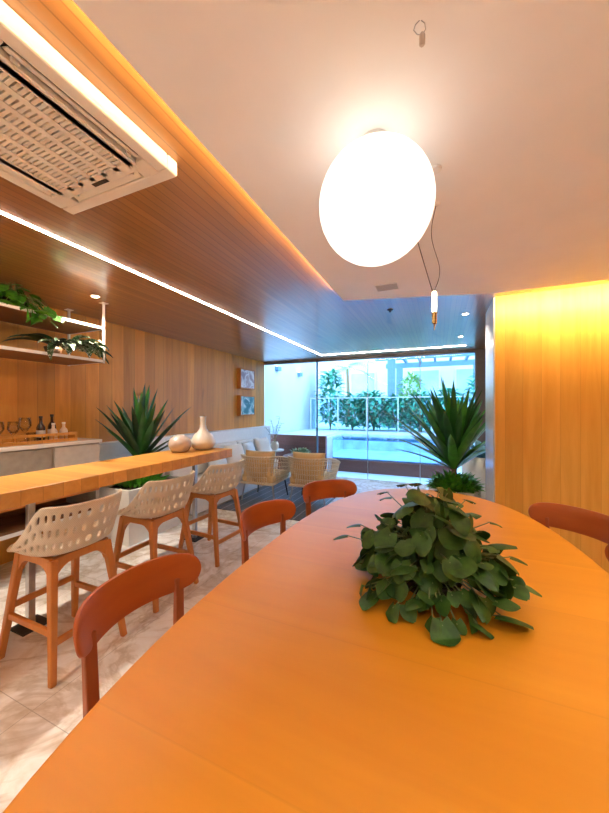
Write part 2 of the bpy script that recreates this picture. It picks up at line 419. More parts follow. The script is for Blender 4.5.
# ------------------------------------------------------------------ air conditioner
AX, AY, AW = -1.383, .70, .70
t = thing('air_conditioner', 'white ceiling cassette air conditioner with slotted grille', 'air conditioner', (AX, AY, ZC-.02))
h = AW/2
def ringpoly(bm, o, i, z0, z1):
    box(bm, -o, o, -o, -i, z0, z1); box(bm, -o, o, i, o, z0, z1); box(bm, -o, -i, -i, i, z0, z1); box(bm, i, o, -i, i, z0, z1)
b = BM(); ringpoly(b, h, h-.055, -.042, .02); obj('frame', b, M['acwhite'], t, bevel=.008)
b = BM(); box(b, -.3, .3, -.3, .3, -.012, .02); obj('housing', b, M['dark'], t)
b = BM(); g = .225
ringpoly(b, .255, g-.02, -.044, -.02)
for k in range(7): x = -g+k*2*g/6; box(b, x-.012, x+.012, -g, g, -.044, -.028)
n = 27
for k in range(n): y = -g+2*g*k/(n-1); box(b, -g, g, y-.0058, y+.0058, -.042, -.030)
obj('grille', b, M['acwhite'], t)
for k in range(4):
    b = BM(); box(b, -.21, .21, .262, .292, -.036, -.031)
    bmesh.ops.rotate(b, verts=b.verts, cent=(0, .277, -.033), matrix=Matrix.Rotation(math.radians(-22), 3, 'X'))
    for x in (-.19, .17): box(b, x, x+.02, .258, .268, -.044, -.03)
    bmesh.ops.rotate(b, verts=b.verts, cent=(0, 0, 0), matrix=Matrix.Rotation(k*PI/2, 3, 'Z')); obj('louvre', b, M['acwhite'], t, bevel=.002)
    b = BM(); prism(b, [(.22, .255), (.255, .22), (.298, .22), (.298, .298), (.22, .298)], -.045, -.012)
    bmesh.ops.rotate(b, verts=b.verts, cent=(0, 0, 0), matrix=Matrix.Rotation(k*PI/2, 3, 'Z')); obj('corner_cover', b, M['acwhite'], t, bevel=.005)
b = BM(); box(b, -.03, .06, .232, .25, -.0462, -.043); obj('brand_sticker', b, M['dark'], t)  # dark brand sticker on the panel

# ------------------------------------------------------------------ dining table
TX, TY, TA, TB, TN = -.075, 1.35, .745, 1.59, 2.5
def oval(s=1, n=96):
    p = []
    for k in range(n):
        a = 2*PI*k/n; c, q = cos(a), sin(a)
        p.append((TA*s*math.copysign(abs(c)**(2/TN), c), TB*s*math.copysign(abs(q)**(2/TN), q)))
    return p
t = thing('dining_table', 'long oval orange timber dining table in the foreground', 'table', (TX, TY, 0))
b = BM(); prism(b, oval(), .715, .75); obj('tabletop', b, M['table'], t, bevel=.008, bseg=3)
b = BM(); prism(b, oval(.8), .66, .715); obj('apron', b, M['table'], t)
for sx in (-1, 1):
    for sy in (-1, 1):
        b = BM(); beam(b, (sx*.36, sy*1.02, .66), (sx*.42, sy*1.12, 0), .08, .08, .05, .05, (0, 1, 0)); obj('leg', b, M['table'], t, bevel=.01)

# ------------------------------------------------------------------ dining chairs (local: seat faces +X)
def make_chair(label):
    t = thing('dining_chair', label, 'chair', (0, 0, 0), 0, 'dining chairs around the oval table')
    al = math.radians(52); R = .336; rs = []
    N = 36
    for i in range(N+1):
        tt = sin(PI/2*(-1+2*i/N)); a = tt*al
        hh = .079*max(1e-4, 1-abs(tt)**6)**.5; th = .013*max(.02, 1-abs(tt)**10)**.5
        cx = -.245+R*(1-cos(a)); cy = R*sin(a); nx, ny = -cos(a), sin(a)
        ring = []
        for k in range(14):
            q = 2*PI*k/14; c, s = cos(q), sin(q)
            u = math.copysign(abs(c)**.55, c)*th; v = math.copysign(abs(s)**.8, s)*hh
            lean = .16*v
            ring.append((cx+nx*(u+lean), cy+ny*(u+lean), .735+v))
        rs.append(ring)
    b = BM(); rings(b, rs); obj('backrest', b, M['chair'], t, smooth=True, ang=60)
    b = BM(); p = []
    for k in range(40):
        a = 2*PI*k/40; c, s = cos(a), sin(a)
        p.append((.21*math.copysign(abs(c)**.6, c), (.225-.02*(c < 0)*abs(c))*math.copysign(abs(s)**.6, s)))
    prism(b, p, .43, .455); obj('seat', b, M['chair'], t, bevel=.008, bseg=3)
    b = BM(); box(b, -.16, .16, -.18, -.155, .385, .43); box(b, -.16, .16, .155, .18, .385, .43); box(b, .135, .16, -.155, .155, .385, .43); box(b, -.16, -.135, -.155, .155, .385, .43); obj('seat_frame', b, M['chairleg'], t, bevel=.004)
    for s in (-1, 1):
        b = BM(); beam(b, (.15, s*.175, .43), (.19, s*.2, 0), .036, .036, .024, .024, (0, 1, 0)); obj('leg', b, M['chairleg'], t, bevel=.006)
        b = BM(); beam(b, (-.17, s*.185, .44), (-.235, s*.215, 0), .042, .03, .026, .024, (0, 1, 0)); beam(b, (-.17, s*.185, .42), (-.176, s*.192, .715), .042, .03, .044, .018, (1, 0, 0)); obj('leg', b, M['chairleg'], t, bevel=.005)
    return t
c0 = make_chair('terracotta dining chair on left side, second from the camera, beside nearest stool')
c0.location = (-.875, .875, 0); c0.rotation_euler.z = math.radians(-1)
G = 'dining chairs around the oval table'
dup(c0, (-.870, 1.78, 0), math.radians(-10), 'terracotta dining chair on left side in front of third bar stool', G)
dup(c0, (-.755, 2.50, 0), math.radians(-40), 'terracotta dining chair at far left curve of table, before rope armchair', G)
dup(c0, (.665, 2.36, 0), math.radians(225), 'terracotta dining chair in front of the orange timber wall', G)
dup(c0, (.645, 1.80, 0), math.radians(180), 'terracotta dining chair cut off at the right edge of photo', G)
dup(c0, (-.74, .075, 0), math.radians(14), 'terracotta dining chair cut off at bottom left corner', G)

# ------------------------------------------------------------------ bar and stools
t = thing('bar_table', 'long high orange timber bar table on steel posts', 'table', (-2.44, 1.25, 0))
b = BM(); box(b, -.28, .28, -1.95, 1.76, .90, .99); obj('bar_top', b, M['bar'], t, bevel=.004)
for y in (-1.6, 0, 1.55):
    b = BM(); box(b, -.09, -.05, y-.02, y+.02, .012, .90); o = obj('leg', b, M['metal'], t, bevel=.003)
    b = BM(); box(b, -.15, .01, y-.08, y+.08, 0, .012); obj('foot_plate', b, M['dark'], o)

def shell(prm, nu, nv, hole):
    """bucket seat: fan of rings from the middle of the pan to the rim; angle 0 is the back (-X)"""
    ax, ay, zb, zback, zfront, wall0 = prm
    b = BM(); vs = []
    for j in range(nv+1):
        s = j/nv; row = []
        for i in range(nu):
            ph = 2*PI*i/nu; c, q = cos(ph), sin(ph)
            aph = abs(ph if ph <= PI else ph-2*PI)
            k = max(0, min(1, (aph-math.radians(60))/math.radians(46))); k = k*k*(3-2*k)
            hr = zback*(1-k)+zfront*k
            rr = min(1, s/wall0); w = max(0, (s-wall0)/(1-wall0))
            rad = rr*.91+.09*(1-(1-w)**1.6)
            if s < wall0: rad = rr**.9*.91
            e = 2/2.6
            x = -ax*rad*math.copysign(abs(c)**e, c); y = ay*rad*math.copysign(abs(q)**e, q)
            x -= .058*w*(1-k)
            dish = -.018*(1-rr**2)
            z = zb+dish+hr*(w**1.15)+(.02*rr**6 if w == 0 else .02)
            if c < 0: z -= .025*max(0, -c)**2*rr**3*(1-0*w)      # waterfall front edge
            row.append(b.verts.new((x, y, z)))
        vs.append(row)
    ctr = b.verts.new((0, 0, zb-.018))
    # first ring collapses to centre
    for v in vs[0]: b.verts.remove(v)
    for i in range(nu): b.faces.new((ctr, vs[1][i], vs[1][(i+1) % nu]))
    for j in range(1, nv):
        for i in range(nu):
            if hole(i, j, nu, nv): continue
            b.faces.new((vs[j][i], vs[j+1][i], vs[j+1][(i+1) % nu], vs[j][(i+1) % nu]))
    return b
def stool_hole(i, j, nu, nv):
    if j < 13 or j >= nv-1: return False
    ang = i if i <= nu/2 else i-nu
    a = abs(ang)/nu*360
    band = (j-13)//4
    if (j-13) % 4 > 1 or a > 98-band*9: return False
    return (i+band) % 3 == 0
def make_stool(label):
    t = thing('bar_stool', label, 'stool', (0, 0, 0), 0, 'woven bar stools along the bar')
    b = shell((.235, .245, .643, .268, .004, .45), 108, 25, stool_hole)
    obj('seat', b, M['rope'], t, smooth=True, solid=.016, sub=1)
    # timber frame: four tapered legs, curved brackets, stretchers
    top = {}; bot = {}
    for sx in (-1, 1):
        for sy in (-1, 1):
            top[sx, sy] = Vector((sx*.15, sy*.152, .615)); bot[sx, sy] = Vector((sx*.245, sy*.205, 0))
            b = BM(); beam(b, top[sx, sy], bot[sx, sy], .045, .042, .032, .032, (0, 1, 0)); obj('leg', b, M['stoolwood'], t, bevel=.007)
    def at(k, z): return top[k]+(bot[k]-top[k])*((.615-z)/.615)
    b = BM()
    for p, q in (((-1, -1), (-1, 1)), ((1, -1), (1, 1)), ((-1, -1), (1, -1)), ((-1, 1), (1, 1))):
        A, B = at(p, .615), at(q, .615); d = (B-A); Ln = d.length; d.normalize(); nrm = Vector((-d.y, d.x, 0))*.016
        up, lo = [], []
        for i in range(25):
            s = i/24*Ln; e = min(s, Ln-s)
            drop = .032+.075*max(0, 1-e/.10)**2.2
            P = A+d*s
            up.append((P+Vector((0, 0, .010)))); lo.append(P-Vector((0, 0, drop)))
        rings(b, [[u+nrm, u-nrm, l-nrm, l+nrm] for u, l in zip(up, lo)])
    obj('seat_frame', b, M['stoolwood'], t)
    for p, q, z in (((-1, -1), (-1, 1), .20), ((1, -1), (1, 1), .30), ((-1, -1), (1, -1), .25), ((-1, 1), (1, 1), .25)):
        b = BM(); beam(b, at(p, z), at(q, z), .022, .036); obj('stretcher', b, M['stoolwood'], t, bevel=.005)
    return t
SG = 'woven bar stools along the bar'
s0 = make_stool('cream woven bar stool nearest the camera, at left edge of photo')
s0.location = (-2.10, 1.225, 0); s0.rotation_euler.z = PI
dup(s0, (-2.10, 1.885, 0), PI, 'cream woven bar stool between two other stools, in front of white planter', SG)
dup(s0, (-2.10, 2.60, 0), PI+math.radians(-4), 'cream woven bar stool at far end of the bar below the vases', SG)
# vases
b = BM(); lathe(b, [(.045, 0), (.085, .012), (.112, .06), (.115, .10), (.095, .145), (.06, .168), (.045, .172), (.045, .18), (.036, .18), (.036, .165)], 32, (-2.50, 2.57, .99))
tag(obj('round_vase', b, M['ceramic2'], smooth=True), 'squat round taupe vase on the bar top', 'vase')
b = BM(); lathe(b, [(.06, 0), (.10, .012), (.135, .06), (.135, .10), (.105, .155), (.06, .20), (.038, .235), (.030, .28), (.031, .35), (.036, .365), (.028, .365), (.024, .30)], 32, (-2.42, 2.83, .99))
tag(obj('bottle_vase', b, M['ceramic'], smooth=True), 'cream bottle vase with a tall neck on the bar end', 'vase')

# ------------------------------------------------------------------ plants
def crown(t, seed, n, z0, Lmin, Lmax, W, spread, mats, bendr=(.1, .5), part='foliage', ok=None):
    r = rnd(seed); bs = [BM() for _ in mats]
    for k in range(n):
        f = k/n; a = k*2.39996+r.uniform(-.25, .25)
        el = math.radians(86-spread*f**.85+r.uniform(-6, 6))
        d = Vector((cos(a)*cos(el), sin(a)*cos(el), sin(el)))
        Ln = r.uniform(Lmin, Lmax)*(1 if f < .75 else .85)
        if ok:                                                   # leaves that would grow into a wall stand up instead
            for q in range(14):
                tip = Vector((0, 0, z0))+d*Ln
                if ok(tip.x, tip.y): break
                d = (d+Vector((0, 0, .12))).normalized(); Ln *= .985
        leaf(bs[r.randrange(len(mats))], (cos(a)*.012, sin(a)*.012, z0-.10*f), d, Ln, W*r.uniform(.8, 1.15), r.uniform(*bendr)*(.3+f), 7, .22, 'strap')
    for bb, m in zip(bs, mats): obj(part, bb, m, t, smooth=True)
def tufts(bm, r, n, R, z, Lm, W, spread=75, kind='oval', dome=.0):
    for k in range(n):
        q = R*math.sqrt(r.random()); a = r.uniform(0, 2*PI)
        el = math.radians(90-r.uniform(8, spread)); b2 = a+r.uniform(-.6, .6)
        leaf(bm, (q*cos(a), q*sin(a), z+dome*(1-(q/R)**2)), (cos(b2)*cos(el), sin(b2)*cos(el), sin(el)), Lm*r.uniform(.6, 1.1), W*r.uniform(.7, 1.1), r.uniform(.2, .9), 3, .2, kind)
# right dracaena
t = thing('potted_dracaena', 'large spiky green dracaena in a pale round pot beyond the table', 'plant', (.155, 4.25, 0))
b = BM(); lathe(b, [(.17, 0), (.20, .02), (.275, .30), (.285, .50), (.26, .50), (.25, .44), (.0, .44)], 40, cap=False); obj('pot', b, M['pot'], t, smooth=True, ang=40)
b = BM(); lathe(b, [(0, .445), (.245, .445), (.245, .455), (0, .46)], 24); obj('soil', b, M['soil'], t)
b = BM(); tube(b, [(0, 0, .42), (.005, 0, .6), (0, 0, .80)], [.038, .032, .03], 10); obj('trunk', b, M['bark'], t, smooth=True)
crown(t, 4, 60, .80, .78, 1.08, .105, 58, [M['agave'], M['agave2']], (.05, .30), ok=lambda x, y: x < .24 or y > .08)
b = BM(); tufts(b, rnd(7), 420, .225, .46, .17, .05, 92, 'oval', .10); obj('undergrowth', b, M['moss'], t, smooth=True)
# left dracaena in the planter
t = thing('planter_dracaena', 'dark spiky dracaena in a white planter behind the bar', 'plant', (-3.23, 2.70, 0))
b = BM(); box(b, -.24, .24, -.34, .42, 0, .54); box(b, -.24, .24, -.34, -.31, .54, .58); box(b, -.24, .24, .39, .42, .54, .58); box(b, -.24, -.21, -.31, .39, .54, .58); box(b, .21, .24, -.31, .39, .54, .58); obj('planter', b, M['pot'], t)
b = BM(); box(b, -.21, .21, -.31, .39, .54, .555); obj('soil', b, M['soil'], t)
b = BM(); tube(b, [(0, 0, .55), (0, .005, .72), (0, 0, .92)], [.04, .034, .03], 10); obj('trunk', b, M['bark'], t, smooth=True)
crown(t, 11, 38, .90, .64, .86, .105, 50, [M['agave'], M['darkleaf']], (.0, .22), ok=lambda x, y: x > -.28 and y > -.42)
b = BM(); tufts(b, rnd(9), 130, .2, .555, .22, .07, 75, 'oval'); obj('undergrowth', b, M['moss'], t, smooth=True)

# centrepiece: bushy heart-leaved plant
t = thing('table_plant', 'bushy dark green heart-leaved plant in the middle of the dining table', 'plant', (-.035, 1.34, .75))
b = BM(); lathe(b, [(.07, 0), (.095, .006), (.115, .05), (.11, .06), (.10, .045), (0, .045)], 28, cap=False); obj('bowl', b, M['dark'], t, smooth=True)
r = rnd(21); bl, bs = BM(), BM()
def heart(bm, base, d, up, Ln, W, cup):
    """heart leaf as a rounded grid with a notch at the stalk"""
    d = Vector(d).normalized(); up = Vector(up); side = d.cross(up).normalized(); nr = side.cross(d).normalized()
    base = Vector(base); n = 7; prev = None
    wid = [.50, .84, .98, 1.0, .93, .76, .50, .16]; off = [-.16, -.02, 0, 0, 0, 0, 0, 0]
    for i in range(n+1):
        s = i/n; row = []
        for j, u in enumerate((-1, -.5, 0, .5, 1)):
            w = wid[i]*W/2; x = s+(off[i]*abs(u) if i < 2 else 0)
            row.append(bm.verts.new(base+d*Ln*x+side*w*u+nr*(-cup*Ln*(s**2)-cup*.35*W*abs(u)**2)))
        if prev:
            for j in range(4): bm.faces.new((prev[j], prev[j+1], row[j+1], row[j]))
        prev = row
# lobes of the bush: (centre x, y, reach, height) - taller towards the far left, trailing to the near right
for k in range(215):
    a = k*2.39996; f = math.sqrt((k+.5)/215)
    hx = cos(a)*f; hy = sin(a)*f
    px = hx*.255+r.uniform(-.03, .03); py = hy*.23-.02+r.uniform(-.03, .03)
    hz = .06+.27*(1-f**1.7)+r.uniform(-.035, .045)
    if py > .0: hz += .09*(py/.22)*(1-f*.6)
    if py < -.08: hz = max(.03, hz-.05)
    hz = max(.03, hz)
    root = (px*.22, py*.22, .045); tip = Vector((px, py, hz))
    mid = Vector((px*.55, py*.55, hz*.8+.03))
    tube(bs, [root, mid, tip], [.0035, .003, .0022], 5)
    el = math.radians(r.uniform(-75, 25))
    aa = a+r.uniform(-1.1, 1.1)
    Ln = r.uniform(.045, .098); W = Ln*r.uniform(.82, 1.1)
    dd = Vector((cos(aa)*cos(el), sin(aa)*cos(el), sin(el)))
    heart(bl, tip-dd*.01, dd, (r.uniform(-.7, .7), r.uniform(-.7, .7), 1), Ln, W, r.uniform(-.05, .35))
for (px, py, hz, Ln) in ((-.30, .10, .17, .075), (-.33, -.02, .16, .06), (-.20, .22, .30, .07), (-.12, .24, .34, .07), (-.06, .20, .36, .08), (-.16, .10, .31, .075), (.03, .22, .33, .06), (.14, .22, .30, .065), (.22, .14, .24, .06), (.30, -.01, .08, .06), (.28, .07, .14, .06)):
    a = math.atan2(py, px); tip = Vector((px, py, hz))
    tube(bs, [(px*.1, py*.1, .045), (px*.5, py*.5, hz*.85), tip], [.0035, .003, .002], 5)
    heart(bl, tip, (cos(a), sin(a), -.15), (0, 0, 1), Ln, Ln*.8, .25)
for v in bl.verts: v.co.z = max(v.co.z, .004+.03*max(0, .04-v.co.z))
obj('foliage', bl, M['leaf'], t, smooth=True); obj('stems', bs, M['stem'], t, smooth=True)

# ------------------------------------------------------------------ back counter
t = thing('counter_cabinet', 'floating grey cabinet below the white worktop at left', 'cabinet', (-3.47, 1.25, 0))
b = BM(); box(b, -.268, .25, -.95, .95, .62, 1.098); box(b, -.268, .25, -.95, .95, .40, .42); box(b, -.268, -.24, -.95, .95, .42, .62); box(b, -.24, .25, .92, .95, .42, .62); box(b, -.24, .25, -.95, -.92, .42, .62); obj('body', b, M['grey'], t)
b = BM(); box(b, -.238, .235, -.915, .915, .421, .44); box(b, -.238, -.225, -.915, .915, .44, .615); obj('niche_lining', b, M['shelf'], t)
for y0, y1, k in ((-.94, -.10, 'grey'), (-.085, .50, 'grey'), (.53, .945, 'lightgrey')):
    b = BM(); box(b, .25, .268, y0, y1, .64, 1.09); obj('door', b, M[k], t, bevel=.003)
b = BM(); box(b, .25, .262, -.95, .95, .395, .425); obj('edge_strip', b, M['whitemetal'], t)
b = BM(); box(b, .25, .258, -.95, .95, .615, .632); obj('edge_strip', b, M['stoolwood'], t)
b = BM(); box(b, XL+.002, -3.19, .28, 2.215, 1.10, 1.132); tag(obj('worktop', b, M['marble'], bevel=.004), 'white stone worktop on the floating grey cabinet', 'worktop')
# tray with its bottles and glasses
t = thing('wooden_tray', 'shallow pale timber tray of bottles and glasses on the worktop', 'tray', (-3.40, 1.72, 1.132))
b = BM(); box(b, -.13, .13, -.30, .30, 0, .012); obj('base', b, M['bar'], t)
b = BM()
for x in (-.125, .125):
    box(b, x-.005, x+.005, -.30, .30, .062, .085); box(b, x-.004, x+.004, -.30, .30, .012, .03)
    for k in range(7): tube(b, [(x, -.28+k*.0933, .01), (x, -.28+k*.0933, .064)], .005, 8)
for y in (-.295, .295):
    box(b, -.125, .125, y-.005, y+.005, .0, .085)
obj('gallery_rail', b, M['bar'], t)
def bottle(x, y, hgt, rr, m, label, cap):
    t = thing('bottle', label, 'bottle', (x, y, 1.144), 0, 'bottles on the tray')
    b = BM(); lathe(b, [(rr*.9, 0), (rr, .005), (rr, hgt*.52), (rr*.85, hgt*.6), (rr*.38, hgt*.72), (rr*.36, hgt*.90), (rr*.42, hgt*.91)], 20); obj('body', b, m, t, smooth=True, ang=50)
    b = BM(); lathe(b, [(rr*.45, hgt*.91), (rr*.45, hgt)], 14); obj('cap', b, cap, t)
    b = BM(); lathe(b, [(rr*1.015, hgt*.14), (rr*1.015, hgt*.42)], 20, cap=False); obj('paper_label', b, M['pot'] if m is M['amber'] else M['tan'], t, smooth=True)
bottle(-3.45, 1.80, .23, .034, M['amber'], 'dark brown bottle at the left of two in the tray', M['black'])
bottle(-3.47, 1.905, .245, .033, M['amber'], 'dark brown bottle at the right of two in the tray', M['black'])
bottle(-3.33, 1.84, .165, .032, M['milk'], 'small pale bottle in the tray in front of dark bottles, left one', M['pot'])
bottle(-3.34, 1.935, .17, .032, M['milk'], 'small pale bottle at the right end of the tray', M['pot'])
def goblet(x, y, s, label, z=1.144):
    b = BM(); lathe(b, [(.034*s, 0), (.032*s, .003), (.005*s, .010), (.004*s, .075*s), (.02*s, .088*s), (.042*s, .125*s), (.038*s, .19*s), (.036*s, .19*s), (.039*s, .126*s), (.016*s, .092*s)], 22, (x, y, z)); tag(obj('wine_glass', b, M['glass'], smooth=True), label, 'glass', 'glasses in the tray')
goblet(-3.36, 1.55, 1.0, 'clear stemmed glass second from left in the tray')
goblet(-3.46, 1.68, 1.15, 'taller clear stemmed glass beside the dark bottles')
goblet(-3.42, 1.472, 1.0, 'clear stemmed glass at the left end of the tray, cut off')
b = BM(); lathe(b, [(.030, 0), (.036, .09), (.033, .09), (.028, .008)], 20, (-3.32, 1.66, 1.144)); tag(obj('tumbler', b, M['glass'], smooth=True), 'clear straight tumbler in the tray between stemmed glasses', 'glass', 'glasses in the tray')

# ------------------------------------------------------------------ hanging shelf with its plants
t = thing('hanging_shelf', 'two-tier timber shelf hung from the ceiling on white posts', 'shelf', (-3.38, 1.2, 0))
for z in (2.235, 1.905):
    b = BM(); box(b, -.27, .27, -.95, .955, z, z+.022); o = obj('shelf_board', b, M['shelf'], t)
    b = BM(); box(b, .27, .288, -.95, .975, z, z+.024); box(b, -.288, .27, .957, .975, z, z+.024); obj('edge_frame', b, M['whitemetal'], o)
for x in (-.268, .279):
    for y in (-.8, .966):
        b = BM(); box(b, x-.009, x+.009, y-.009, y+.009, 1.899, ZC); box(b, x-.03, x+.03, y-.03, y+.03, ZC-.006, ZC); obj('post', b, M['whitemetal'], t)
t = thing('trailing_pothos', 'bright green trailing plant on the upper hanging shelf', 'plant', (-3.24, 1.50, 2.257))
b = BM(); lathe(b, [(.05, 0), (.075, .09), (.068, .09), (.06, .075), (0, .075)], 24, cap=False); obj('pot', b, M['dark'], t, smooth=True)
r = rnd(5); bl, bs = BM(), BM()
for k in range(70):
    a = r.uniform(0, 2*PI); q = r.uniform(.02, .2); px, py = q*cos(a)*.65, q*sin(a)*1.25
    z = .10+r.uniform(0, .10) if q < .12 else r.uniform(-.02, .15)
    if px > .13: z = r.uniform(-.08, .1)
    elif z < .04: z = .04
    if k > 55: px, py, z = r.uniform(.17, .22), r.uniform(.02, .22), r.uniform(-.10, .04)
    tube(bs, [(px*.2, py*.2, .08), (px*.6, py*.6, max(z, .08)+.03), (px, py, z)], .002, 4)
    heart(bl, (px, py, z), (cos(a), sin(a), r.uniform(-.9, .1)), (r.uniform(-.3, .3), r.uniform(-.3, .3), 1), r.uniform(.06, .1), r.uniform(.05, .085), .2)
for bb in (bl, bs):
    for v in bb.verts:
        if v.co.x < .155: v.co.z = max(v.co.z, .005)
obj('foliage', bl, M['pothos'], t, smooth=True); obj('stems', bs, M['stem'], t)
t = thing('variegated_plant', 'dark and white variegated plant sprawling on the lower hanging shelf', 'plant', (-3.22, 1.86, 1.927))
b = BM(); lathe(b, [(.05, 0), (.07, .07), (.062, .07), (.055, .055), (0, .055)], 24, (0, -.08, 0), cap=False); obj('pot', b, M['shelf'], t, smooth=True)
bd, bv = BM(), BM()
for (y, ln, dy, dz, bend) in ((-.10, .34, -1, .55, 1.1), (-.08, .38, -1, .30, .8), (-.06, .30, -.9, .8, 1.4), (.1, .30, 1, .45, 1.1), (.12, .26, 1, .2, 1.2)):
    leaf(bd, (.05, y, .06), (.15, dy, dz), ln*1.15, .075, bend, 8, .25, 'oval')
r = rnd(13)
for k in range(30):
    a = r.uniform(-1.3, 1.7); el = r.uniform(-.1, .8)
    leaf(bv, (.09+r.uniform(-.02, .03), r.uniform(-.06, .17), .05+r.uniform(0, .05)), (cos(a)*cos(el), sin(a)*cos(el), sin(el)+.25), r.uniform(.18, .31), .072, r.uniform(1.1, 2.2), 6, .25, 'oval')
for bb in (bd, bv):                                              # leaves lie on the board until they pass its edge
    for v in bb.verts:
        if v.co.x < .14 and v.co.y < .31: v.co.z = max(v.co.z, .005)
obj('foliage', bd, M['darkleaf'], t, smooth=True); obj('variegated_leaves', bv, M['varieg'], t, smooth=True)

# ------------------------------------------------------------------ lounge corner
b = BM(); box(b, -3.0, -1.55, 3.75, 6.0, .001, .010); tag(obj('floor_rug', b, M['rug']), 'dark slate striped rug under the lounge armchairs', 'rug')
t = thing('bench_sofa', 'long white bench sofa along the timber wall', 'sofa', (-3.28, 4.55, 0))
b = BM(); box(b, -.285, .27, -1.2, 1.2, .02, .24); obj('base', b, M['ledge'], t, bevel=.01)
for k in range(3):
    b = BM(); box(b, -.28, .29, -1.2+k*.8+.005, -1.2+(k+1)*.8-.005, .24, .42); obj('seat_cushion', b, M['cream'], t, bevel=.04, bseg=4, smooth=True)
    b = BM(); box(b, -.285, -.14, -1.2+k*.8+.008, -1.2+(k+1)*.8-.008, .42, .84); obj('back_cushion', b, M['cream'], t, bevel=.045, bseg=4, smooth=True)
def cushion(x, y, z, rz, m, label, s=.42):
    t = thing('throw_cushion', label, 'cushion', (x, y, z), rz, 'throw cushions on the bench sofa')
    b = BM(); pillow(b, (0, 0, 0), s, s, .15)
    bmesh.ops.rotate(b, verts=b.verts, cent=(0, 0, 0), matrix=Matrix.Rotation(math.radians(72), 3, 'Y'))
    bmesh.ops.translate(b, verts=b.verts, vec=(0, 0, s/2*.93))
    obj('cover', b, m, t, smooth=True)
cushion(-3.27, 4.15, .425, .1, M['bluegrey'], 'pale grey throw cushion on the sofa, nearest the bar')
cushion(-3.25, 4.62, .425, -.15, M['cream'], 'cream throw cushion in the middle of the sofa row')
cushion(-3.24, 5.05, .425, .2, M['bluegrey'], 'pale blue-grey throw cushion third along the sofa')
cushion(-3.23, 5.52, .425, -.1, M['cream'], 'cream throw cushion at the window end of the sofa', .46)
t = thing('side_table', 'small white side table in the corner by the window', 'table', (-3.27, 6.08, 0))
b = BM(); lathe(b, [(.0, .53), (.19, .53), (.2, .54), (.2, .56), (0, .56)], 32); obj('table_top', b, M['ledge'], t)
b = BM(); lathe(b, [(.15, 0), (.15, .012), (.025, .02), (.022, .53)], 24); obj('leg', b, M['whitemetal'], t, smooth=True, ang=40)
t = thing('orchid_pot', 'thin leafy stems in a white pot in front of the window', 'plant', (-3.25, 6.05, .56))
b = BM(); lathe(b, [(.055, 0), (.085, .04), (.09, .10), (.065, .17), (.055, .17), (.06, .14), (0, .14)], 28, cap=False); obj('pot', b, M['ceramic'], t, smooth=True)
r = rnd(3); bl, bs = BM(), BM()
for (ex, ey, ez) in ((.12, 0, .70), (-.10, .03, .62), (.02, .05, .52), (-.2, -.02, .45), (.17, -.03, .55)):
    pts = [(0, 0, .12)]+[(ex*s**1.6, ey*s, .12+(ez-.12)*s) for s in (.3, .6, .85, 1)]; tube(bs, pts, .004, 5)
    for k in range(9):
        s = .35+.65*k/8; p = (ex*s**1.6, ey*s, .12+(ez-.12)*s); a = r.uniform(0, 2*PI)
        leaf(bl, p, (cos(a), sin(a), .3), r.uniform(.07, .11), .04, .7, 4, .15, 'oval')
obj('foliage', bl, M['darkleaf'], t, smooth=True); obj('stems', bs, M['stem'], t)
# pictures
for i, (z, m, lab) in enumerate(((2.045, M['art1'], 'small picture in deep timber frame on left wall, upper of two'), (1.50, M['art2'], 'small blue-green picture in deep timber frame, lower of two'))):
    t = thing('framed_picture', lab, 'picture', (XL, 5.64, z), 0, 'two framed pictures by the window')
    b = BM(); w, h = .27, .205
    for bx in ((-w, -w+.022, -h, h), (w-.022, w, -h, h), (-w+.022, w-.022, -h, -h+.022), (-w+.022, w-.022, h-.022, h)): box(b, .0, .085, bx[0], bx[1], bx[2], bx[3])
    obj('frame', b, M['stoolwood'], t)
    b = BM(); box(b, .05, .078, -w+.022, w-.022, -h+.022, h-.022); obj('print', b, m, t)
